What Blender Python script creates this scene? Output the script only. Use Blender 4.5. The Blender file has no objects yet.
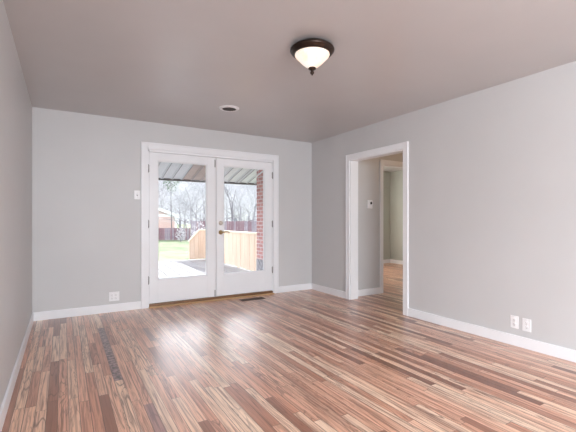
import bpy, bmesh, math, random
from mathutils import Vector, Matrix
C = bpy.context.scene.collection
S = bpy.context.scene
rnd = random.Random(7)

# ------------------------------------------------------------------ camera
YAW = math.radians(31.0)
cam_d = bpy.data.cameras.new('camera')
cam_d.sensor_width = 36.0
cam_d.lens = 374.0 / 576.0 * 36.0
cam_d.shift_y = 4.0 / 576.0
cam_d.clip_end = 400
cam = bpy.data.objects.new('camera', cam_d)
C.objects.link(cam)
cam.location = (0.007, 0, 1.152)
cam.rotation_euler = (math.radians(90), 0, -YAW)
S.camera = cam

# ------------------------------------------------------------------ world, sun, window light, exposure
w = bpy.data.worlds.new('sky'); S.world = w
w.use_nodes = True
bg = w.node_tree.nodes['Background']
# bright overcast: dim near the horizon, far brighter higher up
wn, wl_ = w.node_tree.nodes, w.node_tree.links
tc = wn.new('ShaderNodeTexCoord'); sx = wn.new('ShaderNodeSeparateXYZ'); cr = wn.new('ShaderNodeValToRGB')
wl_.new(tc.outputs['Generated'], sx.inputs[0]); wl_.new(sx.outputs[2], cr.inputs[0]); wl_.new(cr.outputs[0], bg.inputs['Color'])
e = cr.color_ramp.elements
e[0].position = 0.10; e[0].color = (0.138, 0.146, 0.158, 1)
e[1].position = 0.20; e[1].color = (0.88, 0.93, 1.0, 1)
e.new(0.40).color = (0.88, 0.93, 1.0, 1)
e.new(0.62).color = (0.12, 0.13, 0.15, 1)
bg.inputs['Strength'].default_value = 7.5

def light(name, kind, loc, energy, color=(1, 1, 1), direction=None, size=(1, 1), **kw):
    d = bpy.data.lights.new(name, kind)
    d.energy = energy; d.color = color
    if kind == 'AREA':
        d.shape = 'RECTANGLE'; d.size, d.size_y = size
    for k, v in kw.items(): setattr(d, k, v)
    o = bpy.data.objects.new(name, d); C.objects.link(o)
    o.location = loc
    if direction is not None:
        o.rotation_euler = Vector(direction).to_track_quat('-Z', 'Y').to_euler()
    return o

light('sun', 'SUN', (20, 10, 30), 8.5, (1.0, 0.97, 0.93), (-1.0, -0.1, -0.97), angle=0.01)
# daylight through the big window behind the camera and through the far bedroom window
light('window_daylight', 'AREA', (1.1, -2.66, 1.45), 205, (0.88, 0.94, 1.0), (0, 1, 0), (2.3, 1.5))
light('side_window_daylight', 'AREA', (-0.36, -1.35, 1.45), 62, (0.88, 0.94, 1.0), (1, 0.15, 0), (1.6, 1.4))
light('bedroom_window_daylight', 'AREA', (5.7, 7.24, 1.5), 58, (1.0, 0.97, 0.88), (0.25, -1, -0.1), (0.9, 1.2))
light('french_door_portal', 'AREA', (1.894, 5.30, 1.05), 1, (1, 1, 1), (0, -1, 0), (1.85, 2.05))
bpy.data.lights['french_door_portal'].cycles.is_portal = True
light('hall_warm_fill', 'POINT', (4.75, 3.45, 2.22), 4, (1.0, 0.66, 0.38), shadow_soft_size=0.08)  # added light, source unseen, to warm the upper hall wall

S.view_settings.view_transform = 'Standard'
S.view_settings.look = 'None'
S.view_settings.exposure = 0.0
S.view_settings.gamma = 1.0
S.view_settings.use_curve_mapping = False
S.cycles.use_denoising = True
S.cycles.max_bounces = 12
S.cycles.diffuse_bounces = 6
S.cycles.transparent_max_bounces = 24

# ------------------------------------------------------------------ node helpers and materials
def newmat(name):
    m = bpy.data.materials.new(name); m.use_nodes = True
    return m, m.node_tree, m.node_tree.nodes['Principled BSDF']

class NT:
    def __init__(s, nt): s.nt = nt
    def n(s, t, **kw):
        x = s.nt.nodes.new(t)
        for k, v in kw.items(): setattr(x, k, v)
        return x
    def put(s, sock, v):
        if isinstance(v, bpy.types.NodeSocket): s.nt.links.new(v, sock)
        else: sock.default_value = v
    def m(s, op, a, b=0.0, c=0.0):
        x = s.n('ShaderNodeMath', operation=op)
        s.put(x.inputs[0], a); s.put(x.inputs[1], b); s.put(x.inputs[2], c)
        return x.outputs[0]
    def xyz(s, x, y, z):
        c = s.n('ShaderNodeCombineXYZ')
        for i, v in enumerate((x, y, z)): s.put(c.inputs[i], v)
        return c.outputs[0]
    def mix(s, f, a, b, mode='MIX'):
        x = s.n('ShaderNodeMix', data_type='RGBA', blend_type=mode)
        s.put(x.inputs[0], f); s.put(x.inputs[6], a); s.put(x.inputs[7], b)
        return x.outputs[2]
    def ramp(s, f, stops, interp='LINEAR'):
        x = s.n('ShaderNodeValToRGB'); e = x.color_ramp.elements
        x.color_ramp.interpolation = interp
        while len(e) < len(stops): e.new(0.5)
        for i, (p, c) in enumerate(stops):
            e[i].position = p; e[i].color = (*c, 1)
        s.put(x.inputs[0], f)
        return x.outputs[0]
    def noise(s, vec, scale, detail=3.0, rough=0.55, dim='3D', dist=0.0):
        x = s.n('ShaderNodeTexNoise', noise_dimensions=dim)
        s.put(x.inputs['Vector'], vec)
        x.inputs['Scale'].default_value = scale
        x.inputs['Detail'].default_value = detail
        x.inputs['Roughness'].default_value = rough
        x.inputs['Distortion'].default_value = dist
        return x.outputs[0]

def plain(name, col, rough=0.5, var=0.06, scale=6.0, metal=0.0, bump=0.0, bscale=200.0, spec=0.5, **kw):
    """a slightly uneven single-colour material"""
    m, nt, b = newmat(name); t = NT(nt)
    co = t.n('ShaderNodeTexCoord').outputs['Object']
    f = t.noise(co, scale)
    lo = tuple(c * (1 - var) for c in col); hi = tuple(min(1, c * (1 + var)) for c in col)
    nt.links.new(t.ramp(f, [(0.3, lo), (0.7, hi)]), b.inputs['Base Color'])
    b.inputs['Roughness'].default_value = rough
    b.inputs['Metallic'].default_value = metal
    b.inputs['Specular IOR Level'].default_value = spec
    if bump:
        bp = t.n('ShaderNodeBump'); bp.inputs['Strength'].default_value = bump
        bp.inputs['Distance'].default_value = 0.002
        nt.links.new(t.noise(co, bscale, 2.0), bp.inputs['Height'])
        nt.links.new(bp.outputs[0], b.inputs['Normal'])
    return m

def floor_material():
    m, nt, b = newmat('strip_oak_floor'); t = NT(nt)
    co = t.n('ShaderNodeTexCoord').outputs['Object']
    sp = t.n('ShaderNodeSeparateXYZ'); t.put(sp.inputs[0], co)
    X, Y = t.m('ADD', sp.outputs[0], 0.022), sp.outputs[1]
    W = 0.057
    u = t.m('DIVIDE', X, W); col = t.m('FLOOR', u); fu = t.m('FRACT', u)
    w1 = t.n('ShaderNodeTexWhiteNoise', noise_dimensions='1D'); t.put(w1.inputs['W'], col)
    s1 = t.n('ShaderNodeSeparateColor'); t.put(s1.inputs[0], w1.outputs['Color'])
    L = t.m('MULTIPLY_ADD', s1.outputs[0], 1.1, 0.6)
    v = t.m('DIVIDE', t.m('MULTIPLY_ADD', s1.outputs[1], 9.0, Y), L)
    row = t.m('FLOOR', v); fv = t.m('FRACT', v)
    w2 = t.n('ShaderNodeTexWhiteNoise', noise_dimensions='2D'); t.put(w2.inputs['Vector'], t.xyz(col, row, 0.0))
    s2 = t.n('ShaderNodeSeparateColor'); t.put(s2.inputs[0], w2.outputs['Color'])
    r1, r2, r3 = s2.outputs[0], s2.outputs[1], s2.outputs[2]
    base = t.ramp(r1, [(0.0, (0.24, 0.105, 0.068)), (0.06, (0.40, 0.178, 0.112)), (0.16, (0.62, 0.300, 0.192)),
                       (0.36, (0.76, 0.405, 0.270)), (0.60, (0.83, 0.485, 0.335)), (0.82, (0.89, 0.58, 0.41)), (1.0, (0.93, 0.70, 0.52))])
    # long fibres, different on every strip
    g = t.xyz(t.m('MULTIPLY_ADD', X, 75.0, t.m('MULTIPLY', r2, 71.0)), t.m('MULTIPLY_ADD', Y, 2.4, t.m('MULTIPLY', r3, 37.0)), 0.0)
    fine = t.noise(g, 1.0, 6.0, 0.62, '2D', 0.5)
    c1 = t.mix(t.ramp(fine, [(0.34, (0.75, 0.75, 0.75)), (0.57, (0, 0, 0))]), base, (0.23, 0.098, 0.060, 1))
    # growth-ring (cathedral) figure: contour lines of a stretched noise, on about half the strips
    g2 = t.xyz(t.m('MULTIPLY_ADD', X, 15.0, t.m('MULTIPLY', r3, 53.0)), t.m('MULTIPLY_ADD', Y, 1.1, t.m('MULTIPLY', r2, 91.0)), 0.0)
    str_ = t.noise(g2, 1.0, 2.0, 0.5, '2D', 0.8)
    line = t.m('ABSOLUTE', t.m('SUBTRACT', t.m('FRACT', t.m('MULTIPLY', str_, 9.0)), 0.5))
    veins = t.m('MULTIPLY', t.ramp(line, [(0.03, (1, 1, 1)), (0.16, (0, 0, 0))]), t.m('GREATER_THAN', r2, 0.35))
    c2 = t.mix(t.m('MULTIPLY', veins, t.m('MULTIPLY_ADD', r3, 0.45, 0.22)), c1, (0.10, 0.040, 0.026, 1))
    # darker heartwood patches along a strip
    blot = t.ramp(t.noise(g2, 0.6, 3.0, 0.6, '2D'), [(0.55, (0, 0, 0)), (0.72, (1, 1, 1))])
    c3 = t.mix(t.m('MULTIPLY', blot, 0.5), c2, (0.25, 0.115, 0.078, 1))
    big = t.noise(co, 1.3, 1.0)
    c4 = c3
    # one strip with dense dark burl, and darker ends of two strips, as in the photograph
    def patch(c, x0, x1, y0, y1, colr, k):
        mask = t.m('MULTIPLY', t.m('MULTIPLY', t.m('GREATER_THAN', X, x0), t.m('LESS_THAN', X, x1)),
                   t.m('MULTIPLY', t.m('GREATER_THAN', Y, y0), t.m('LESS_THAN', Y, y1)))
        return t.mix(t.m('MULTIPLY', mask, k), c, colr)
    burl = t.ramp(t.noise(co, 30.0, 3.0, 0.6), [(0.42, (0.02, 0.012, 0.02)), (0.58, (0.34, 0.21, 0.22))])
    c5 = patch(c4, 6 * W, 7 * W, 2.93, 4.45, burl, 0.9)
    c5 = patch(c5, 13 * W, 14 * W, 3.72, 4.20, (0.16, 0.11, 0.13, 1), 0.55)
    c5 = patch(c5, 8 * W, 9 * W, 1.75, 2.46, (0.16, 0.10, 0.13, 1), 0.55)
    # joints
    e1 = t.m('LESS_THAN', t.m('MINIMUM', fu, t.m('SUBTRACT', 1.0, fu)), 0.028)
    e2 = t.m('LESS_THAN', t.m('MULTIPLY', t.m('MINIMUM', fv, t.m('SUBTRACT', 1.0, fv)), L), 0.0014)
    gap = t.m('MAXIMUM', e1, e2)
    wg = t.m('MULTIPLY_ADD', s1.outputs[2], 0.50, 0.48)
    c6 = t.mix(t.m('MULTIPLY', gap, wg), c5, (0.06, 0.03, 0.022, 1))
    nt.links.new(c6, b.inputs['Base Color'])
    b.inputs['Roughness'].default_value = 0.34
    b.inputs['Specular IOR Level'].default_value = 0.08
    b.inputs['Coat Weight'].default_value = 1.0
    b.inputs['Coat IOR'].default_value = 1.62
    rr = t.ramp(big, [(0.3, (0.29, 0.29, 0.29)), (0.7, (0.36, 0.36, 0.36))])
    nt.links.new(rr, b.inputs['Coat Roughness'])
    bp = t.n('ShaderNodeBump'); bp.inputs['Strength'].default_value = 0.25; bp.inputs['Distance'].default_value = 0.001
    nt.links.new(t.m('SUBTRACT', t.m('MULTIPLY', fine, 0.4), gap), bp.inputs['Height'])
    nt.links.new(bp.outputs[0], b.inputs['Normal'])
    return m

def brick_material():
    m, nt, b = newmat('red_brick'); t = NT(nt)
    co = t.n('ShaderNodeTexCoord').outputs['Object']
    sp = t.n('ShaderNodeSeparateXYZ'); t.put(sp.inputs[0], co)
    k = t.n('ShaderNodeTexBrick')
    t.put(k.inputs['Vector'], t.xyz(t.m('ADD', sp.outputs[0], sp.outputs[1]), sp.outputs[2], 0.0))
    k.inputs['Scale'].default_value = 1.0
    k.inputs['Brick Width'].default_value = 0.215
    k.inputs['Row Height'].default_value = 0.080
    k.inputs['Mortar Size'].default_value = 0.011
    k.inputs['Color1'].default_value = (0.60, 0.26, 0.25, 1)
    k.inputs['Color2'].default_value = (0.40, 0.15, 0.15, 1)
    k.inputs['Mortar'].default_value = (0.68, 0.60, 0.60, 1)
    f = t.noise(co, 25.0)
    nt.links.new(t.mix(t.m('MULTIPLY', f, 0.35), k.outputs[0], (0.55, 0.33, 0.30, 1)), b.inputs['Base Color'])
    b.inputs['Roughness'].default_value = 0.9
    bp = t.n('ShaderNodeBump'); bp.inputs['Distance'].default_value = 0.008; bp.invert = True
    nt.links.new(k.outputs['Fac'], bp.inputs['Height']); nt.links.new(bp.outputs[0], b.inputs['Normal'])
    return m

def glass_material(name='window_glass', tint=(0.97, 0.97, 0.97)):
    m, nt, b = newmat(name); t = NT(nt)
    nt.nodes.remove(b)
    out = [n for n in nt.nodes if n.type == 'OUTPUT_MATERIAL'][0]
    tr = t.n('ShaderNodeBsdfTransparent'); tr.inputs[0].default_value = (*tint, 1)
    gl = t.n('ShaderNodeBsdfGlossy'); gl.inputs['Roughness'].default_value = 0.0
    co = t.n('ShaderNodeTexCoord').outputs['Object']
    bp = t.n('ShaderNodeBump'); bp.inputs['Strength'].default_value = 0.03; bp.inputs['Distance'].default_value = 0.01
    nt.links.new(t.noise(co, 3.0, 1.0), bp.inputs['Height']); nt.links.new(bp.outputs[0], gl.inputs['Normal'])
    fr = t.n('ShaderNodeFresnel'); fr.inputs[0].default_value = 1.5
    mx = t.n('ShaderNodeMixShader')
    nt.links.new(t.m('MULTIPLY', fr.outputs[0], 1.3), mx.inputs[0])
    nt.links.new(tr.outputs[0], mx.inputs[1]); nt.links.new(gl.outputs[0], mx.inputs[2])
    nt.links.new(mx.outputs[0], out.inputs[0])
    return m

def shade_material():
    m, nt, b = newmat('lit_frosted_glass'); t = NT(nt)
    co = t.n('ShaderNodeTexCoord').outputs['Object']
    f = t.noise(co, 9.0, 3.0)
    nt.links.new(t.ramp(f, [(0.38, (1.0, 0.70, 0.48)), (0.62, (1.0, 0.93, 0.84))]), b.inputs['Emission Color'])
    b.inputs['Base Color'].default_value = (0.55, 0.52, 0.48, 1)
    b.inputs['Emission Strength'].default_value = 0.75
    b.inputs['Roughness'].default_value = 0.25
    return m

def wood_material(name, a, c, axis=2, sc=18.0, rough=0.6):
    m, nt, b = newmat(name); t = NT(nt)
    co = t.n('ShaderNodeTexCoord').outputs['Object']
    mp = t.n('ShaderNodeMapping'); t.put(mp.inputs[0], co)
    s = [sc, sc, sc]; s[axis] = sc * 0.06
    mp.inputs['Scale'].default_value = s
    f = t.noise(mp.outputs[0], 1.0, 4.0, 0.6)
    nt.links.new(t.ramp(f, [(0.3, a), (0.7, c)]), b.inputs['Base Color'])
    b.inputs['Roughness'].default_value = rough
    return m

def grass_material():
    m, nt, b = newmat('lawn'); t = NT(nt)
    co = t.n('ShaderNodeTexCoord').outputs['Object']
    f = t.noise(co, 0.6, 5.0, 0.65); g = t.noise(co, 30.0, 3.0)
    c = t.ramp(f, [(0.36, (0.13, 0.20, 0.11)), (0.5, (0.24, 0.29, 0.18)), (0.66, (0.31, 0.32, 0.24))])
    nt.links.new(t.mix(t.m('MULTIPLY', g, 0.3), c, (0.34, 0.35, 0.26, 1)), b.inputs['Base Color'])
    b.inputs['Roughness'].default_value = 0.95
    b.inputs['Specular IOR Level'].default_value = 0.1
    return m

M = dict(
    wall=plain('grey_wall_paint', (0.604, 0.602, 0.603), 0.45, 0.015, 2.0, bump=0.08, bscale=160),
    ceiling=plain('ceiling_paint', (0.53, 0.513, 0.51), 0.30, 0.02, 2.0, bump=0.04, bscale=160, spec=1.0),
    bedroom=plain('sage_grey_wall_paint', (0.47, 0.49, 0.45), 0.6, 0.02, 2.0),
    white=plain('white_trim_paint', (0.86, 0.87, 0.89), 0.32, 0.015, 4.0),
    plate=plain('white_plastic', (0.86, 0.86, 0.87), 0.3, 0.01, 10.0),
    slot=plain('dark_slot', (0.03, 0.03, 0.035), 0.6, 0.1, 20.0),
    slot_grey=plain('shaded_slot', (0.20, 0.20, 0.21), 0.6, 0.1, 20.0),
    steel=plain('hinge_steel', (0.34, 0.33, 0.33), 0.4, 0.1, 40.0, metal=0.6),
    brass=plain('aged_brass', (0.55, 0.40, 0.20), 0.28, 0.1, 40.0, metal=1.0),
    nickel=plain('satin_nickel', (0.62, 0.56, 0.50), 0.3, 0.06, 40.0, metal=1.0),
    bronze=plain('oil_rubbed_bronze', (0.034, 0.019, 0.013), 0.32, 0.2, 20.0, metal=0.6),
    shade=shade_material(),
    floor=floor_material(), brick=brick_material(), glass=glass_material(),
    sill=wood_material('stained_sill', (0.10, 0.045, 0.018), (0.28, 0.14, 0.06), 0, 25.0, 0.35),
    nosing=wood_material('light_nosing', (0.42, 0.24, 0.12), (0.66, 0.45, 0.26), 0, 25.0, 0.4),
    register=plain('dark_bronze_register', (0.10, 0.062, 0.045), 0.45, 0.2, 30.0, metal=0.3),
    cedar=wood_material('new_cedar', (0.68, 0.50, 0.37), (0.82, 0.65, 0.51), 2, 14.0, 0.75),
    cedar_cap=wood_material('pale_cedar_cap', (0.74, 0.62, 0.48), (0.86, 0.75, 0.60), 1, 14.0, 0.75),
    deck=wood_material('weathered_deck', (0.31, 0.31, 0.325), (0.41, 0.41, 0.43), 1, 14.0, 0.85),
    decksub=plain('dark_joists', (0.07, 0.06, 0.06), 0.9, 0.1),
    panel=plain('white_awning_metal', (0.66, 0.68, 0.72), 0.45, 0.03, 3.0),
    panel_reflection=plain('reflection_brown_awning', (0.45, 0.36, 0.33), 0.55, 0.12, 3.0),  # brown reflection in the door glass, put into the panel colour
    seam_shadow=plain('seam_shadow_grey', (0.27, 0.27, 0.29), 0.6, 0.1),  # grey colour stands for the shadow line along each panel joint
    gutter=plain('dark_gutter', (0.05, 0.04, 0.04), 0.6, 0.2),
    concrete=plain('concrete', (0.30, 0.29, 0.31), 0.9, 0.6, 16.0),
    lawn=grass_material(),
    fence_red=wood_material('weathered_red_fence', (0.13, 0.060, 0.085), (0.24, 0.135, 0.165), 2, 6.0, 0.9),
    fence_grey=wood_material('grey_fence', (0.19, 0.155, 0.195), (0.29, 0.25, 0.30), 2, 6.0, 0.9),
    bark=plain('pale_bark', (0.26, 0.25, 0.28), 0.9, 0.2, 6.0, spec=0.1),
    bark_dark=plain('grey_bark', (0.14, 0.13, 0.15), 0.9, 0.2, 6.0, spec=0.1),
    twig=plain('pale_twigs', (0.38, 0.38, 0.42), 0.9, 0.2, 6.0, spec=0.1),
    twig_white=plain('whitish_twigs', (0.66, 0.66, 0.70), 0.9, 0.25, 6.0, spec=0.1),
    leaf=plain('evergreen_leaf', (0.07, 0.13, 0.06), 0.6, 0.4, 12.0),
    shrub=plain('dusty_shrub', (0.42, 0.42, 0.44), 0.8, 0.3, 12.0),
    pinkbrick=plain('pale_pink_brick', (0.60, 0.42, 0.39), 0.9, 0.12, 12.0),
    siding=plain('white_siding', (0.86, 0.87, 0.88), 0.6, 0.02, 3.0),
    shingle=plain('grey_shingle', (0.48, 0.49, 0.52), 0.9, 0.15, 9.0),
    wpane=plain('dark_pane', (0.16, 0.19, 0.23), 0.1, 0.05),
)

# ------------------------------------------------------------------ mesh helpers
def box(bm, x0, x1, y0, y1, z0, z1, bevel=0.0, seg=2, mi=0):
    t = bmesh.new()
    bmesh.ops.create_cube(t, size=1.0)
    bmesh.ops.scale(t, vec=(abs(x1 - x0), abs(y1 - y0), abs(z1 - z0)), verts=t.verts)
    bmesh.ops.translate(t, vec=((x0 + x1) / 2, (y0 + y1) / 2, (z0 + z1) / 2), verts=t.verts)
    if bevel: bmesh.ops.bevel(t, geom=list(t.edges), offset=bevel, segments=seg, profile=0.7, affect='EDGES')
    join(bm, t, mi)

def join(bm, t, mi=0, mat=None):
    if mat is not None: t.transform(mat)
    vm = [bm.verts.new(v.co) for v in t.verts]
    t.verts.index_update()
    for f in t.faces:
        try:
            nf = bm.faces.new([vm[v.index] for v in f.verts]); nf.material_index = mi; nf.smooth = f.smooth
        except ValueError: pass
    t.free()

def lathe(bm, prof, n=40, mat=None, mi=0):
    t = bmesh.new(); rings = []
    for r, z in prof:
        if r < 1e-6: rings.append([t.verts.new((0, 0, z))])
        else: rings.append([t.verts.new((r * math.cos(2 * math.pi * i / n), r * math.sin(2 * math.pi * i / n), z)) for i in range(n)])
    for a, b in zip(rings, rings[1:]):
        for i in range(n):
            j = (i + 1) % n
            q = [a[0] if len(a) == 1 else a[i], a[0] if len(a) == 1 else a[j], b[0] if len(b) == 1 else b[j], b[0] if len(b) == 1 else b[i]]
            u = []
            for v in q:
                if v not in u: u.append(v)
            if len(u) > 2:
                f = t.faces.new(u); f.smooth = True
    bmesh.ops.recalc_face_normals(t, faces=t.faces)
    join(bm, t, mi, mat)

def tube(bm, pts, radii, n=8, mi=0):
    t = bmesh.new(); rings = []
    pts = [Vector(p) for p in pts]
    for i, p in enumerate(pts):
        d = (pts[min(i + 1, len(pts) - 1)] - pts[max(i - 1, 0)]).normalized()
        a = d.orthogonal().normalized() if not rings else (ref - d * ref.dot(d)).normalized()
        ref = a; b = d.cross(a)
        r = radii[i] if isinstance(radii, (list, tuple)) else radii
        rings.append([t.verts.new(p + (a * math.cos(2 * math.pi * k / n) + b * math.sin(2 * math.pi * k / n)) * r) for k in range(n)])
    for a, b in zip(rings, rings[1:]):
        for k in range(n):
            f = t.faces.new([a[k], a[(k + 1) % n], b[(k + 1) % n], b[k]]); f.smooth = n > 4
    t.faces.new(rings[0][::-1]); t.faces.new(rings[-1])
    join(bm, t, mi)

def obj(name, bm, mats, parent=None, loc=None):
    me = bpy.data.meshes.new(name)
    bm.to_mesh(me); bm.free()
    for m in (mats if isinstance(mats, (list, tuple)) else [mats]): me.materials.append(m)
    o = bpy.data.objects.new(name, me); C.objects.link(o)
    if parent is not None: o.parent = parent
    if loc is not None: o.location = loc
    return o

def struct(name, bm, mats, parent=None):
    o = obj(name, bm, mats, parent)
    if parent is None: o['kind'] = 'structure'
    return o

def tag(o, label, cat, group=None, kind=None):
    o['label'] = label; o['category'] = cat
    if group: o['group'] = group
    if kind: o['kind'] = kind
    return o

def thing(name, label, cat, loc=(0, 0, 0), rot=(0, 0, 0), group=None):
    o = bpy.data.objects.new(name, None); C.objects.link(o)
    o.location = loc; o.rotation_euler = rot
    o.empty_display_size = 0.05
    return tag(o, label, cat, group)

def B(*boxes, **kw):
    bm = bmesh.new()
    for b in boxes: box(bm, *b, **kw)
    return bm

# ------------------------------------------------------------------ room shell
XL, XR, YB, YS, H = -0.296, 3.563, 5.15, -2.6, 2.44
DX0, DX1, DZ = 0.955, 2.833, 2.085          # french door rough opening
OY0, OY1, OZ = 3.18, 4.174, 2.02            # cased opening in the right wall
HY = 4.29                                   # hall wall with the thermostat
NX0, NX1, NZ = 4.328, 5.10, 2.036           # doorway in that wall

struct('floor', B((-0.5, 7.8, -2.9, 5.19, -0.12, 0), (3.66, 7.8, 5.19, 7.4, -0.12, 0)), M['floor'])
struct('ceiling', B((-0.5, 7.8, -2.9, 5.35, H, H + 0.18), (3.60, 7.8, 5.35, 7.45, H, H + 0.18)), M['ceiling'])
LW0, LW1 = -2.2, -0.5                      # side window behind the camera
struct('wall_left', B((XL - 0.15, XL, -2.75, LW0, 0, H), (XL - 0.15, XL, LW1, 5.35, 0, H), (XL - 0.15, XL, LW0, LW1, 0, .7), (XL - 0.15, XL, LW0, LW1, 2.2, H)), M['wall'])
wl = struct('window_3', B((XL - .06, XL - .02, LW0, LW0 + .05, .7, 2.2), (XL - .06, XL - .02, LW1 - .05, LW1, .7, 2.2), (XL - .06, XL - .02, LW0, LW1, .7, .75), (XL - .06, XL - .02, LW0, LW1, 2.15, 2.2), (XL - .06, XL - .02, LW0, LW1, 1.43, 1.47)), M['white'])
obj('window_sill', B((XL - .02, XL + .06, LW0 - .05, LW1 + .05, .67, .70), bevel=.005), M['white'], wl)
struct('wall_back', B((XL - 0.15, DX0, YB, YB + 0.2, 0, H), (DX1, XR + 0.137, YB, YB + 0.2, 0, H), (DX0, DX1, YB, YB + 0.2, DZ, H)), M['wall'])
struct('wall_right', B((XR, XR + 0.137, -2.75, OY0, 0, H), (XR, XR + 0.137, OY1, 5.35, 0, H), (XR, XR + 0.137, OY0, OY1, OZ, H)), M['wall'])
SX0, SX1, SZ0, SZ1 = -0.1, 2.3, 0.65, 2.2     # window behind the camera
struct('wall_south', B((XL, SX0, YS - 0.15, YS, 0, H), (SX1, XR, YS - 0.15, YS, 0, H), (SX0, SX1, YS - 0.15, YS, 0, SZ0), (SX0, SX1, YS - 0.15, YS, SZ1, H)), M['wall'])
wf = struct('window_1', B((SX0, SX0 + .06, YS - .06, YS - .02, SZ0, SZ1), (SX1 - .06, SX1, YS - .06, YS - .02, SZ0, SZ1), (SX0, SX1, YS - .06, YS - .02, SZ0, SZ0 + .06),
                          (SX0, SX1, YS - .06, YS - .02, SZ1 - .06, SZ1), ((SX0 + SX1) / 2 - .03, (SX0 + SX1) / 2 + .03, YS - .06, YS - .02, SZ0, SZ1)), M['white'])
obj('window_sill', B((SX0 - .05, SX1 + .05, YS - .02, YS + .06, SZ0 - .03, SZ0), bevel=.005), M['white'], wf)
# hall and bedroom beyond the cased opening
struct('wall_hall', B((3.70, NX0, HY, HY + .11, 0, H), (NX1, 7.55, HY, HY + .11, 0, H), (NX0, NX1, HY, HY + .11, NZ, H)), M['wall'])
struct('wall_hall_south', B((3.70, 5.75, 2.85, 3.0, 0, H)), M['wall'])
struct('wall_hall_east', B((5.6, 5.75, 3.0, HY, 0, H)), M['wall'])
struct('wall_bedroom_east', B((7.55, 7.7, HY + .0, 7.4, 0, H)), M['bedroom'])
BX0, BX1, BZ0, BZ1 = 5.2, 6.2, 0.85, 2.15
struct('wall_bedroom_north', B((3.9, BX0, 7.22, 7.4, 0, H), (BX1, 7.55, 7.22, 7.4, 0, H), (BX0, BX1, 7.22, 7.4, 0, BZ0), (BX0, BX1, 7.22, 7.4, BZ1, H)), M['bedroom'])
struct('window_2', B((BX0, BX0 + .05, 7.30, 7.34, BZ0, BZ1), (BX1 - .05, BX1, 7.30, 7.34, BZ0, BZ1), (BX0, BX1, 7.30, 7.34, BZ0, BZ0 + .05), (BX0, BX1, 7.30, 7.34, BZ1 - .05, BZ1),
                     (BX0, BX1, 7.30, 7.34, 1.48, 1.52)), M['white'])
struct('wall_brick', B((3.65, 3.9, 5.35, 7.4, 0.30, 2.95)), M['brick'])
struct('trim_foundation', B((3.645, 3.9, 5.35, 7.405, -0.65, 0.30)), M['concrete'])

# baseboards: flat board with a rounded top edge and shoe moulding
def baseboard(name, x0, x1, y0, y1, nx, ny):
    """(nx, ny): the side facing the room"""
    bm = bmesh.new()
    T, h = 0.015, 0.098
    X0, X1 = (x0, x1) if nx == 0 else ((x0, x0 + T) if nx > 0 else (x0 - T, x0))
    Y0, Y1 = (y0, y1) if ny == 0 else ((y0, y0 + T) if ny > 0 else (y0 - T, y0))
    box(bm, X0, X1, Y0, Y1, 0, h, 0.004, 2)
    struct(name, bm, M['white'])
baseboard('baseboard_left', XL, XL, YS, YB, 1, 0)
baseboard('baseboard_back_left', XL + .015, 0.869, YB, YB, 0, -1)
baseboard('baseboard_back_right', 2.919, XR - .015, YB, YB, 0, -1)
baseboard('baseboard_right_far', XR, XR, 4.252, YB, -1, 0)
baseboard('baseboard_right_near', XR, XR, YS, 3.105, -1, 0)
baseboard('baseboard_south', XL + .015, XR - .015, YS, YS, 0, 1)
baseboard('baseboard_hall', 3.72, NX0 - .065, HY, HY, 0, -1)
baseboard('baseboard_bedroom_east', 7.55, 7.55, HY + .11, 7.205, -1, 0)
baseboard('baseboard_bedroom_north', 3.9, 7.55, 7.22, 7.22, 0, -1)

# casings
def casing(bm, kind, a0, a1, zt, wid, p, t):
    """door casing legs + head on a wall plane. kind 'y': wall at y=p, a runs along x; kind 'x': wall at x=p. t = signed thickness"""
    for (u0, u1, z0, z1) in ((a0 - wid, a0, 0, zt + wid), (a1, a1 + wid, 0, zt + wid), (a0, a1, zt, zt + wid)):
        if kind == 'y': box(bm, u0, u1, min(p, p + t), max(p, p + t), z0, z1, 0.004, 2)
        else: box(bm, min(p, p + t), max(p, p + t), u0, u1, z0, z1, 0.004, 2)
    # raised outer back-band
    b = wid * 0.22; q = p + t; t2 = t * 0.35
    for (u0, u1, z0, z1) in ((a0 - wid, a0 - wid + b, 0, zt + wid), (a1 + wid - b, a1 + wid, 0, zt + wid), (a0 - wid + b, a1 + wid - b, zt + wid - b, zt + wid)):
        if kind == 'y': box(bm, u0, u1, min(q, q + t2), max(q, q + t2), z0, z1, 0.002, 1)
        else: box(bm, min(q, q + t2), max(q, q + t2), u0, u1, z0, z1, 0.002, 1)
bm = bmesh.new()
casing(bm, 'y', DX0 + .004, DX1 - .004, DZ - .004, 0.088, YB, -0.018)
# jamb lining of the french doors
box(bm, DX0, DX0 + .018, YB, YB + .2, 0, DZ); box(bm, DX1 - .018, DX1, YB, YB + .2, 0, DZ); box(bm, DX0, DX1, YB, YB + .2, DZ - .032, DZ)
struct('trim_1', bm, M['white'])
bm = bmesh.new()
casing(bm, 'x', OY0, OY1, OZ, 0.076, XR, -0.016)
casing(bm, 'x', OY0, OY1, OZ, 0.076, XR + .137, 0.016)
box(bm, XR, XR + .137, OY0, OY0 + .014, 0, OZ); box(bm, XR, XR + .137, OY1 - .014, OY1, 0, OZ); box(bm, XR, XR + .137, OY0, OY1, OZ - .014, OZ)
struct('trim_2', bm, M['white'])
bm = bmesh.new()
casing(bm, 'y', NX0, NX1, NZ, 0.065, HY, -0.016)
box(bm, NX0, NX0 + .016, HY, HY + .11, 0, NZ); box(bm, NX1 - .016, NX1, HY, HY + .11, 0, NZ); box(bm, NX0, NX1, HY, HY + .11, NZ - .016, NZ)
struct('trim_3', bm, M['white'])
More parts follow.
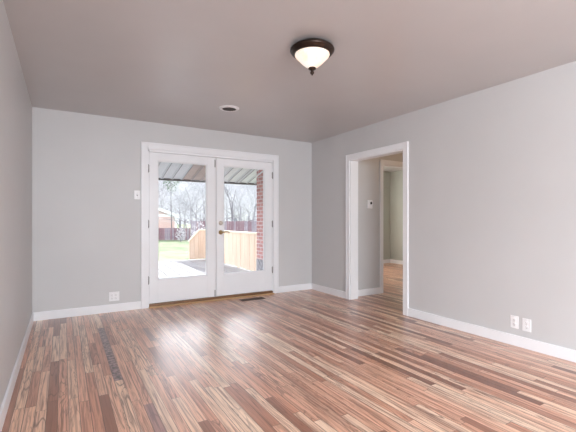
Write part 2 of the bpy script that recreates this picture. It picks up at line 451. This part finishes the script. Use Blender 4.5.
# door sill: dark stained saddle with a pale nosing strip
sl = struct('trim_4', B((DX0 + .018, DX1 - .018, YB - .02, YB + .2, 0, 0.046), bevel=.004), M['sill'])
obj('sill_nosing', B((DX0 + .01, DX1 - .01, YB - .062, YB - .0205, 0, 0.017), bevel=.006, seg=3), M['nosing'], sl)

# ------------------------------------------------------------------ french doors
def stop_frame(bm, x0, x1, z0, z1, y0, y1, wdt):
    for q in ((x0, x0 + wdt, y0, y1, z0, z1), (x1 - wdt, x1, y0, y1, z0, z1), (x0 + wdt, x1 - wdt, y0, y1, z0, z0 + wdt), (x0 + wdt, x1 - wdt, y0, y1, z1 - wdt, z1)):
        box(bm, *q, bevel=0.003, seg=1)
LY0, LY1 = YB + 0.006, YB + 0.050
def leaf(name, x0, x1, gx0, gx1, hinge_x, hz, active):
    z0, z1, g0, g1 = 0.050, 2.049, 0.362, 1.940
    bm = bmesh.new()
    box(bm, x0, gx0, LY0, LY1, z0, z1, 0.002, 1); box(bm, gx1, x1, LY0, LY1, z0, z1, 0.002, 1)
    box(bm, gx0, gx1, LY0, LY1, z0, g0, 0.002, 1); box(bm, gx0, gx1, LY0, LY1, g1, z1, 0.002, 1)
    d = struct(name, bm, M['white'])
    bm = bmesh.new(); stop_frame(bm, gx0, gx1, g0, g1, LY0 + .012, LY0 + .034, 0.010)
    obj('glazing_bead', bm, M['white'], d)
    obj('glass_pane', B((gx0, gx1, LY0 + .020, LY0 + .0205, g0, g1)), M['glass'], d)
    for z in hz:
        bm = bmesh.new()
        tube(bm, [(hinge_x, LY0 - .006, z - .047), (hinge_x, LY0 - .006, z + .047)], 0.0075, 10)
        for q in (-.055, .047): tube(bm, [(hinge_x, LY0 - .006, z + q), (hinge_x, LY0 - .006, z + q + .008)], 0.005, 8)
        s = 1 if x0 > 1.5 else -1
        box(bm, hinge_x - .012, hinge_x + .012, LY0 - .002, LY0 + .002, z - .045, z + .045)
        obj('hinge', bm, M['steel'], d)
    if active:
        bm = bmesh.new()
        box(bm, x0 - .022, x0 + .014, LY1 + .0005, LY1 + .014, z0, z1, 0.003, 1)
        obj('astragal', bm, M['white'], d)
        rot = Matrix.Translation((x0 + .066, LY0, 1.108)) @ Matrix.Rotation(math.radians(90), 4, 'X')
        bm = bmesh.new(); lathe(bm, [(0, .022), (.008, .022), (.013, .020), (.026, .012), (.030, .006), (.031, 0)], 24, rot)
        box(bm, x0 + .062, x0 + .070, LY0 - .036, LY0 - .02, 1.094, 1.122, .002)
        obj('deadbolt', bm, M['nickel'], d)
        rot = Matrix.Translation((x0 + .066, LY0, 0.973)) @ Matrix.Rotation(math.radians(90), 4, 'X')
        bm = bmesh.new(); lathe(bm, [(0, .052), (.008, .052), (.011, .048), (.011, .016), (.022, .012), (.031, .006), (.032, 0)], 24, rot)
        px = x0 + .066
        tube(bm, [(px, LY0 - .050, .973), (px + .03, LY0 - .054, .977), (px + .065, LY0 - .053, .984), (px + .10, LY0 - .050, .980), (px + .118, LY0 - .050, .972)], [.010, .0095, .008, .007, .006], 10)
        obj('lever_handle', bm, M['brass'], d)
    else:
        for zz in (1.965, 0.09):
            bm = bmesh.new()
            box(bm, x1 - .020, x1 - .006, LY0 - .004, LY0 + .001, zz - .055, zz + .055, .002)
            tube(bm, [(x1 - .013, LY0 - .010, zz - .02), (x1 - .013, LY0 - .010, zz + .02)], 0.004, 8)
            obj('flush_bolt', bm, M['steel'], d)
    return d
leaf('door_1', 0.975, 1.8915, 1.087, 1.760, 0.966, (1.83, 1.10, 0.36), False)
leaf('door_2', 1.8995, 2.812, 2.014, 2.682, 2.820, (1.85, 1.09, 0.37), True)

# ------------------------------------------------------------------ fittings
def wall_plate(name, label, cat, origin, facing, gangs, kind, group=None):
    """origin = centre on the wall; facing 'S' looks to -y, 'W' looks to -x. Local: x right seen from the room, -y out, z up"""
    rz = 0 if facing == 'S' else -math.pi / 2
    t = thing(name, label, cat, origin, (0, 0, rz), group)
    wd = 0.072 + (gangs - 1) * 0.046
    obj('plate', B((-wd / 2, wd / 2, -.006, -.0003, -.057, .057), bevel=.003), M['plate'], t)
    for g in range(gangs):
        cx = (g - (gangs - 1) / 2) * 0.046
        if kind == 'outlet':
            for sz in (-.0195, .0195):
                bm = bmesh.new()
                s = bmesh.new(); lathe(s, [(0, .0080), (.0150, .0080), (.0165, .0070), (.0165, .004)], 24)
                s.transform(Matrix.Translation((cx, 0, sz)) @ Matrix.Rotation(math.radians(90), 4, 'X'))
                join(bm, s)
                r = obj('receptacle', bm, M['plate'], t)
                bm = bmesh.new()
                for dx, hh in ((-.006, .008), (.006, .0065)): box(bm, cx + dx - .0009, cx + dx + .0009, -.0084, -.0078, sz + .003 - hh / 2, sz + .003 + hh / 2)
                tube(bm, [(cx, -.0078, sz - .008), (cx, -.0084, sz - .008)], .0025, 8)
                obj('slots', bm, M['slot_grey'], r)
        else:
            obj('toggle_frame', B((cx - .006, cx + .006, -.0075, -.005, -.013, .013), bevel=.001), M['slot'], t)
            bm = B((cx - .0045, cx + .0045, -.020, -.006, -.003, .010), bevel=.002)
            obj('toggle', bm, M['plate'], t)
    for sz in ((0,) if kind == 'outlet' else (-.030, .030)):
        for g in range(gangs):
            cx = (g - (gangs - 1) / 2) * 0.046
            bm = bmesh.new(); tube(bm, [(cx, -.0055, sz), (cx, -.0070, sz)], .003, 8)
            obj('screw', bm, M['nickel'], t)
    return t
wall_plate('wall_outlet', 'white double-wide outlet plate on back wall left of the french doors', 'outlet', (0.555, YB, 0.193), 'S', 2, 'outlet')
wall_plate('wall_outlet', 'white outlet plate on right wall, the farther of the pair from camera', 'outlet', (XR, 1.873, 0.216), 'W', 1, 'outlet', 'outlets on the right wall')
wall_plate('wall_outlet', 'white outlet plate on right wall, the nearer of the pair to camera', 'outlet', (XR, 1.768, 0.212), 'W', 1, 'outlet', 'outlets on the right wall')
wall_plate('light_switch', 'white toggle light switch plate beside the french door casing', 'light switch', (0.826, YB, 1.476), 'S', 1, 'switch')

th = thing('thermostat', 'white thermostat with round dark dial on the hall wall', 'thermostat', (4.045, HY, 1.395))
obj('body', B((-.048, .048, -.024, -.0003, -.066, .066), bevel=.010, seg=3), M['plate'], th)
bm = bmesh.new(); s = bmesh.new(); lathe(s, [(0, .036), (.034, .036), (.041, .031), (.042, .023)], 32)
s.transform(Matrix.Translation((.004, 0, .016)) @ Matrix.Rotation(math.radians(90), 4, 'X')); join(bm, s)
dial = obj('dial', bm, M['white'], th)
bm = bmesh.new(); s = bmesh.new(); lathe(s, [(0, .0405), (.018, .0405), (.022, .0355)], 24)
s.transform(Matrix.Translation((.006, 0, .016)) @ Matrix.Rotation(math.radians(90), 4, 'X')); join(bm, s)
obj('sensor_window', bm, M['slot'], dial)
bm = bmesh.new(); box(bm, -.024, .024, -.0275, -.0235, -.052, -.040, .002)
obj('button_bar', bm, M['plate'], th)

# flush-mount ceiling light
cl = thing('ceiling_light', 'bronze flush-mount ceiling light with lit frosted glass bowl and finial', 'ceiling light', (1.583, 2.276, H))
bm = bmesh.new(); lathe(bm, [(0, -.0003), (.120, -.0003), (.130, -.006), (.138, -.015), (.150, -.019), (.160, -.028), (.1635, -.038), (.161, -.046), (.154, -.050), (.150, -.059), (.142, -.066), (.132, -.070), (.127, -.064), (.02, -.055), (0, -.055)], 64)
obj('mounting_pan', bm, M['bronze'], cl)
bm = bmesh.new(); lathe(bm, [(.1265, -.064), (.1285, -.073), (.124, -.082), (.112, -.094), (.096, -.110), (.079, -.127), (.062, -.142), (.047, -.154), (.034, -.162), (.018, -.167), (0, -.168)], 64)
obj('glass_shade', bm, M['shade'], cl)
bm = bmesh.new(); lathe(bm, [(0, -.164), (.026, -.164), (.030, -.170), (.027, -.176), (.014, -.181), (.009, -.189), (.013, -.194), (.015, -.201), (.012, -.209), (.006, -.213), (.005, -.219), (0, -.222)], 32)
obj('finial', bm, M['bronze'], cl)

hl = thing('ceiling_light', 'small added ceiling light, out of view, that warms the hall', 'ceiling light', (4.75, 3.45, H))  # added fixture round the warm fill light, not in view
bm = bmesh.new(); lathe(bm, [(0, -.0003), (.12, -.0003), (.13, -.012), (.12, -.025), (.0, -.025)], 40); obj('mounting_pan', bm, M['bronze'], hl)
bm = bmesh.new(); lathe(bm, [(.11, -.026), (.112, -.03), (.095, -.06), (.06, -.085), (.0, -.095)], 40); obj('glass_shade', bm, M['shade'], hl)

# round ceiling vent
cv = thing('ceiling_vent', 'round white ceiling vent with dark louvres above the french doors', 'vent', (1.645, 4.04, H))
bm = bmesh.new(); lathe(bm, [(.078, -.0125), (.082, -.0165), (.098, -.014), (.114, -.006), (.117, -.0003)], 48); obj('rim', bm, M['plate'], cv)
bm = bmesh.new(); lathe(bm, [(0, -.002), (.080, -.002)], 40); obj('opening', bm, M['slot'], cv)
bm = bmesh.new()
for i in range(-3, 4):
    y = i * .022; hw = math.sqrt(max(.079 ** 2 - y ** 2, 0))
    s = bmesh.new(); box(s, -hw, hw, -.005, .005, -.0008, .0008); s.transform(Matrix.Translation((0, y, -.010)) @ Matrix.Rotation(math.radians(50), 4, 'X')); join(bm, s)
obj('louvres', bm, M['steel'], cv)

# floor register by the doors
fr = thing('floor_vent', 'dark slotted metal floor vent set in the boards before the doors', 'vent', (2.365, 4.925, 0), (0, 0, 0))
bm = bmesh.new()
for q in ((-.185, .185, -.058, -.044, 0.0002, .005), (-.185, .185, .044, .058, .0002, .005), (-.185, -.165, -.044, .044, .0002, .005), (.165, .185, -.044, .044, .0002, .005)): box(bm, *q, bevel=.0015, seg=1)
obj('frame', bm, M['register'], fr)
obj('opening', B((-.165, .165, -.044, .044, .0002, .0008)), M['slot'], fr)
bm = bmesh.new()
for i in range(26):
    x = -.155 + i * .0124; box(bm, x - .0022, x + .0022, -.044, .044, .0009, .004)
box(bm, -.165, .165, -.003, .003, .0009, .0044)
obj('louvres', bm, M['register'], fr)

# ------------------------------------------------------------------ outside: ground, deck, railing, awning
GZ = -0.60
bm = bmesh.new()
NG = 40
gv = [[bm.verts.new((-60 + 200 * i / NG, 5.4 + 150 * j / NG, GZ)) for j in range(NG + 1)] for i in range(NG + 1)]
for i in range(NG):
    for j in range(NG): bm.faces.new([gv[i][j], gv[i + 1][j], gv[i + 1][j + 1], gv[i][j + 1]])
for r_ in gv:
    for v in r_: v.co.z += 0.0 if v.co.y < 14 else 0.03 * math.sin(v.co.x * .7) * math.sin(v.co.y * .45)
struct('ground', bm, M['lawn'])

DKZ, DKX0, DKX1, DKY0, DKY1 = -0.12, -1.2, 4.06, 5.38, 11.95
bm = bmesh.new(); s = bmesh.new()
ang = math.radians(-4.0); wdt = 0.285
for i in range(-14, 34):
    b = bmesh.new(); x = i * wdt
    box(b, x + .006, x + wdt - .006, -2, 16, DKZ - .035, DKZ, 0.004, 1)
    b.transform(Matrix.Rotation(ang, 4, 'Z') @ Matrix.Identity(4)); join(s, b)
for co, no in (((DKX0, 0, 0), (-1, 0, 0)), ((DKX1, 0, 0), (1, 0, 0)), ((0, DKY0, 0), (0, -1, 0)), ((0, DKY1, 0), (0, 1, 0))):
    r = bmesh.ops.bisect_plane(s, geom=list(s.verts) + list(s.edges) + list(s.faces), plane_co=co, plane_no=no, clear_outer=True)
    ed = [e for e in r['geom_cut'] if isinstance(e, bmesh.types.BMEdge)]
    bmesh.ops.holes_fill(s, edges=ed)
# the south-east corner is notched round the brick bedroom wing
vs = [v for v in s.verts]
join(bm, s)
dk = struct('deck', bm, M['deck'])
obj('deck_frame', B((DKX0, 3.55, DKY0, 7.5, GZ, DKZ - .036), (DKX0, DKX1, 7.5, DKY1, GZ, DKZ - .036)), M['decksub'], dk)

RX, RH = 4.0, 0.97
rl = thing('deck_railing', 'pale cedar board railing round the far corner of the deck', 'railing', (RX, 8.0, DKZ))
def rail_part(name, bm, m):
    return obj(name, bm, M[m], rl)
ry0, ry1, re = -0.50, 3.75, -0.58       # local y run and the return toward -x
bw = 0.140
bm = bmesh.new(); y = ry0; k = 0
while y < ry1 - .01:
    y1 = min(y + bw, ry1); d = .004 * (k % 2)
    box(bm, -.012 - d, .012 - d, y + .003, y1 - .003, 0.03, RH - .04, .003, 1); y = y1; k += 1
rail_part('board_panel', bm, 'cedar')
bm = bmesh.new(); box(bm, -.06, .06, ry0, ry1 + .06, RH - .04, RH, .006); rail_part('cap_rail', bm, 'cedar_cap')
for z in (.12, RH - .135): rail_part('back_rail', B((.014, .05, ry0, ry1, z, z + .09), bevel=.004), 'cedar')
for py in (ry0 + .05, 1.3, 2.6, ry1 - .03):
    bm = bmesh.new(); box(bm, .02, .11, py - .045, py + .045, 0.0, RH - .042, .005); rail_part('post', bm, 'cedar')
# return with the sloping end
bm = bmesh.new(); x = 0.0; k = 0
def ret_h(x): return RH - .04 if x > -0.27 else RH - .04 - (-0.27 - x) / 0.31 * 0.33
while x > re + .01:
    x1 = max(x - bw, re)
    b = bmesh.new(); box(b, x1 + .003, x - .003, ry1 - .012, ry1 + .012, 0.03, 1)
    for v in b.verts:
        if v.co.z > .5: v.co.z = ret_h(v.co.x)
    join(bm, b); x = x1; k += 1
rail_part('board_panel', bm, 'cedar')
bm = bmesh.new()
b = bmesh.new(); n0 = [(0.05, RH - .04), (-0.27, RH - .04), (re - .02, ret_h(re - .02))]
lo = [(b.verts.new((x, ry1 - .06, z)), b.verts.new((x, ry1 + .06, z))) for x, z in n0]
hi = [(b.verts.new((x, ry1 - .06, z + .04)), b.verts.new((x, ry1 + .06, z + .04))) for x, z in n0]
for i in range(2):
    b.faces.new([lo[i][0], lo[i + 1][0], lo[i + 1][1], lo[i][1]]); b.faces.new([hi[i][0], hi[i][1], hi[i + 1][1], hi[i + 1][0]])
    b.faces.new([lo[i][0], hi[i][0], hi[i + 1][0], lo[i + 1][0]]); b.faces.new([lo[i][1], lo[i + 1][1], hi[i + 1][1], hi[i][1]])
b.faces.new([lo[0][0], lo[0][1], hi[0][1], hi[0][0]]); b.faces.new([lo[2][0], hi[2][0], hi[2][1], lo[2][1]])
join(bm, b); rail_part('cap_rail', bm, 'cedar_cap')

# awning over the deck: pan panels sloping down and away from the house
K, ZH, AY0, AY1 = 0.265, 2.83, 5.36, 8.32
aw = thing('patio_awning', 'white metal patio awning sloping over the deck outside', 'awning', (0, AY0, ZH))
def az(y): return -K * y
PW = 0.215
n = 0
x = -0.75
while x < 4.2:
    x1 = min(x + PW, 3.63) if x < 3.6 else x + PW
    bm = bmesh.new(); Lr = AY1 - AY0; S0 = 0.0 if x < 3.6 else 2.10
    prof = [(x, 0.0), (x + .035, 0.0), (x + .045, .012), (x1 - .035, .012), (x1 - .022, 0.0), (x1 - .006, 0.0), (x1, 0.0)]
    lo = [(bm.verts.new((px, S0, pz + az(S0))), bm.verts.new((px, Lr, pz + az(Lr)))) for px, pz in prof]
    up = [(bm.verts.new((px, S0, pz + .004 + az(S0))), bm.verts.new((px, Lr, pz + .004 + az(Lr)))) for px, pz in prof]
    for i in range(len(prof) - 1):
        bm.faces.new([lo[i][0], lo[i][1], lo[i + 1][1], lo[i + 1][0]]); bm.faces.new([up[i][0], up[i + 1][0], up[i + 1][1], up[i][1]])
        bm.faces.new([lo[i][0], lo[i + 1][0], up[i + 1][0], up[i][0]]); bm.faces.new([lo[i][1], up[i][1], up[i + 1][1], lo[i + 1][1]])
    bm.faces.new([lo[0][0], up[0][0], up[0][1], lo[0][1]]); bm.faces.new([lo[-1][0], lo[-1][1], up[-1][1], up[-1][0]])
    reflected = n in (14, 15, 16)  # panels that carry the brown glass reflection in their colour
    p = obj('roof_panel', bm, M['panel_reflection' if reflected else 'panel'], aw)
    if reflected: p['label'] = 'roof panel tinted brown to imitate a reflection in the door glass'
    b = bmesh.new(); box(b, x1 - .004, x1 + .004, S0, Lr, -.014, -.002)
    for v in b.verts: v.co.z += az(v.co.y)
    bm = bmesh.new(); join(bm, b); obj('seam_shadow', bm, M['seam_shadow'], aw)
    x = x1; n += 1
Lr = AY1 - AY0
obj('gutter', B((-.78, 4.22, Lr, Lr + .09, az(Lr) - .030, az(Lr) + .030), bevel=.008), M['gutter'], aw)
obj('ledger', B((-.78, 3.60, -.01, .03, -.11, -.02)), M['siding'], aw)
for px in (-.6, 1.2):
    obj('post', B((px - .04, px + .04, Lr - .20, Lr - .12, DKZ - ZH, az(Lr - .12) - .02), bevel=.005), M['siding'], aw)
# sloping white strips stand in for slanting sunlight on the brick wing
for dz in (-.07, -.19):
    b = bmesh.new(); box(b, 3.625, 3.645, 0, 2.04, -.012, .012)
    for v in b.verts: v.co.z += az(v.co.y) + dz
    bm = bmesh.new(); join(bm, b); obj('sunlight_stripe', bm, M['siding'], aw)

# ------------------------------------------------------------------ yard beyond: fences, houses, trees
Fv = Vector((math.sin(YAW), math.cos(YAW), 0)); Rv = Vector((math.cos(YAW), -math.sin(YAW), 0))
def at(px, depth, z=GZ):
    """ground point seen in direction px at the given distance along the view"""
    p = Fv * depth + Rv * ((px - 288) / 374.0 * depth)
    return Vector((p.x, p.y, z))

def fence(name, label, px0, px1, depth, h, mix, group, gap=0.012, seed=1, bwid=0.14):
    r = random.Random(seed)
    a, b = at(px0, depth), at(px1, depth); L = (b - a).length
    t = thing(name, label, 'fence', a, (0, 0, -YAW), group)
    pan = bmesh.new()
    x = 0
    while x < L:
        dz = r.uniform(-.03, .03)
        box(pan, x, min(x + bwid, L), -.012, .012, 0.04, h + dz, mi=0 if r.random() < mix else 1); x += bwid + gap
    obj('board_panel', pan, [M['fence_red'], M['fence_grey']], t)
    for z in (.3, h - .3): obj('rail', B((0, L, .014, .05, z - .045, z + .045)), M['fence_grey'], t)
    x = 0
    while x < L + .1:
        obj('post', B((x - .05, x + .05, .03, .13, -.05, h + .04), bevel=.008, seg=1), M['fence_grey'], t); x += 2.6
    return t
fence('wooden_fence', 'low weathered red wooden fence behind the lawn, left of the tall fence', 120, 190.5, 32, 1.06, .72, 'fences', gap=0.02, seed=3)
fence('wooden_fence', 'tall weathered purple-red board fence behind the deck railing', 191.3, 285, 32, 1.66, .62, 'fences', seed=5)

def house(name, label, px, depth, width, deep, eave, rise, wallm, rot=0.0, win=()):
    """gable end faces the camera; px = right corner"""
    p = at(px, depth); yaw = -YAW + rot
    t = thing(name, label, 'house', p, (0, 0, yaw))
    bm = bmesh.new()
    # gable walls
    prof = [(-width, -.1), (0, -.1), (0, eave), (-width / 2, eave + rise), (-width, eave)]
    f0 = [bm.verts.new((x, 0, z)) for x, z in prof]; f1 = [bm.verts.new((x, deep, z)) for x, z in prof]
    bm.faces.new(f0); bm.faces.new(f1[::-1])
    for i in range(5): bm.faces.new([f0[i], f1[i], f1[(i + 1) % 5], f0[(i + 1) % 5]])
    bmesh.ops.recalc_face_normals(bm, faces=bm.faces)
    obj('wall', bm, M[wallm], t)
    ov, th_ = 0.45, 0.14; sl_ = rise / (width / 2)
    bm = bmesh.new(); bf = bmesh.new()
    for sgn in (-1, 1):
        b = bmesh.new(); box(b, 0, width / 2 + ov, -ov, deep + ov, 0.02, th_)
        for v in b.verts:
            xx = v.co.x; v.co.z += eave + rise - sl_ * xx; v.co.x = -width / 2 + sgn * xx
        join(bm, b)
        b = bmesh.new(); box(b, 0, width / 2 + ov + .02, -ov - .05, -ov - .005, -.24, th_ + .06)
        for v in b.verts:
            xx = v.co.x; v.co.z += eave + rise - sl_ * xx; v.co.x = -width / 2 + sgn * xx
        join(bf, b)
    bmesh.ops.recalc_face_normals(bm, faces=bm.faces); bmesh.ops.recalc_face_normals(bf, faces=bf.faces)
    obj('roof', bm, M['shingle'], t); obj('gable_trim', bf, M['siding'], t)
    obj('corner_downspout', B((-.22, .02, -.12, -.002, 0, eave - .05)), M['siding'], t)
    obj('gable_band', B((-width + .1, -.1, -.05, -.002, eave - .16, eave + .14)), M['siding'], t)
    for (wx, wz, ww, wh) in win:
        fo = obj('window', B((wx, wx + ww, -.04, -.003, wz, wz + wh), bevel=.01, seg=1), M['siding'], t)
        obj('pane', B((wx + .06, wx + ww - .06, -.052, -.041, wz + .06, wz + wh - .06)), M['wpane'], fo)
    return t
house('house', 'pale pink brick neighbour house with white gable trim beyond the low fence', 176.5, 50, 9.5, 9, 2.35, 1.9, 'pinkbrick', 0.36, [(-3.6, .9, .9, 1.0)])
house('house', 'small white house far behind the tall fence, seen through bare trees', 246, 66, 2.9, 6, 2.4, .8, 'siding', 0.1, [(-2.2, 1.2, .7, .9)])

# --- trees
def tube_mesh(verts, faces, a, b, ra, rb, n=4):
    d = (b - a).normalized(); u = d.orthogonal().normalized(); v = d.cross(u); i0 = len(verts)
    for p, r in ((a, ra), (b, rb)):
        for k in range(n):
            q = 2 * math.pi * k / n
            verts.append(p + (u * math.cos(q) + v * math.sin(q)) * r)
    for k in range(n): faces.append((i0 + k, i0 + (k + 1) % n, i0 + n + (k + 1) % n, i0 + n + k))

def grow(seed, height, trunk_r, levels=5, spread=0.6, lean=0.05):
    r = random.Random(seed); trunk = ([], []); twigs = ([], [])
    def rec(p, d, length, rad, lev):
        segs = 3 if lev < 2 else 2
        q = p
        for s_ in range(segs):
            d = (d + Vector((r.uniform(-1, 1), r.uniform(-1, 1), r.uniform(-.5, .9))) * (0.10 + .05 * lev)).normalized()
            q2 = q + d * (length / segs); r2 = rad * (1 - .28 * (s_ + 1) / segs)
            tgt = trunk if lev < 2 else twigs
            tube_mesh(*tgt, q, q2, rad * (1 - .28 * s_ / segs), r2, 6 if lev < 2 else 3)
            q = q2
            if lev < levels:
                k = r.choice((1, 2)) if s_ < segs - 1 else r.choice((2, 2, 3))
                if lev == 0 and s_ == 0: k = r.choice((0, 1))
                for _ in range(k):
                    side = Vector((r.uniform(-1, 1), r.uniform(-1, 1), r.uniform(-.25, .8))).normalized()
                    nd = (d * (1 - spread) + side * spread).normalized()
                    rec(q, nd, length * r.uniform(.58, .80), r2 * r.uniform(.48, .68), lev + 1)
    d0 = Vector((r.uniform(-lean, lean), r.uniform(-lean, lean), 1)).normalized()
    rec(Vector((0, 0, -.1)), d0, height * .34, trunk_r, 0)
    return trunk, twigs

def mesh_from(name, data, mat):
    me = bpy.data.meshes.new(name); me.from_pydata([tuple(v) for v in data[0]], [], data[1]); me.update()
    me.materials.append(mat); return me

protos = []
for sd, hgt, tr_, sp in ((11, 9, .08, .66), (23, 10, .10, .64), (37, 8, .07, .72)):
    a, b = grow(sd, hgt, tr_, 6, sp)
    protos.append((mesh_from('trunk', a, M['bark']), mesh_from('branches', b, M['twig_white' if sd != 23 else 'twig'])))
def bare_tree(px, depth, which, scale, rot, label, group='bare trees behind the fence', dark=False):
    t = thing('bare_tree', label, 'tree', at(px, depth), (0, 0, rot), group); t.scale = (scale,) * 3
    for nm, me in zip(('trunk', 'branches'), protos[which]):
        o = bpy.data.objects.new(nm, me); C.objects.link(o); o.parent = t
        if dark and nm == 'trunk':
            o.data = me.copy(); o.data.materials[0] = M['bark_dark']
    return t
bare_tree(231, 34, 1, 1.0, .4, 'grey bare tree with a tall dark trunk in the right door pane', dark=True)
spots = [(140, 62), (160, 72), (181, 37), (187, 43), (198, 35), (209, 43), (219, 38), (240, 40), (248, 36), (257, 43),
         (150, 68), (171, 70), (184, 57), (205, 58), (222, 55), (236, 60), (252, 54), (268, 48),
         (153, 74), (163, 68), (176, 66), (180, 62), (193, 49), (200, 64), (214, 50), (226, 64), (233, 47), (243, 53), (250, 64), (259, 58), (192, 39), (205, 36.5), (214, 35.5), (238, 35), (254, 36.5)]
for i, (px, dp) in enumerate(spots):
    bare_tree(px, dp, i % 3, rnd.uniform(.85, 1.25) * (dp / 42), rnd.uniform(0, 6.28), 'pale bare winter tree among those crowded behind the fences')

def leaf_cloud(seed, n, centre, rad, size):
    r = random.Random(seed); V, Fc = [], []
    for _ in range(n):
        while True:
            p = Vector((r.uniform(-1, 1), r.uniform(-1, 1), r.uniform(-1, 1)))
            if p.length < 1: break
        p = Vector((p.x * rad[0], p.y * rad[1], p.z * rad[2])) + Vector(centre)
        u = Vector((r.uniform(-1, 1), r.uniform(-1, 1), r.uniform(-1, 1))).normalized(); v = u.orthogonal().normalized()
        s_ = size * r.uniform(.6, 1.3); i0 = len(V)
        V += [p - u * s_, p + v * s_ * .4, p + u * s_, p - v * s_ * .4]; Fc.append((i0, i0 + 1, i0 + 2, i0 + 3))
    return V, Fc
ev = thing('evergreen_tree', 'dark green evergreen tree hanging below the awning edge, left pane', 'tree', at(171, 36))
o = bpy.data.objects.new('foliage', mesh_from('foliage', leaf_cloud(5, 420, (0, 0, 5.7), (.80, .80, 1.35), .12), M['leaf'])); C.objects.link(o); o.parent = ev
bm = bmesh.new(); tube(bm, [(0.1, 0, -.05), (.06, .05, 1.9), (0, 0, 4.0), (0, 0, 6.4)], [.05, .045, .04, .02], 8); obj('trunk', bm, M['bark_dark'], ev)
for px, dp, hh, ww, lab in ((181, 30.5, .62, .42, 'dusty grey shrub before the low red fence'), (199.5, 30, .85, .75, 'dusty grey shrub before the tall fence beside the railing end')):
    sh = thing('shrub', lab, 'shrub', at(px, dp), (0, 0, 0), 'shrubs at the fence')
    o = bpy.data.objects.new('foliage', mesh_from('foliage', leaf_cloud(int(px), 260, (0, 0, hh * .95), (ww, ww, hh), .09), M['shrub'])); C.objects.link(o); o.parent = sh
    bm = bmesh.new()
    for q in range(5): tube(bm, [(0, 0, -.05), (math.cos(q * 1.26) * ww * .5, math.sin(q * 1.26) * ww * .5, hh)], [.02, .008], 6)
    obj('stems', bm, M['bark'], sh)
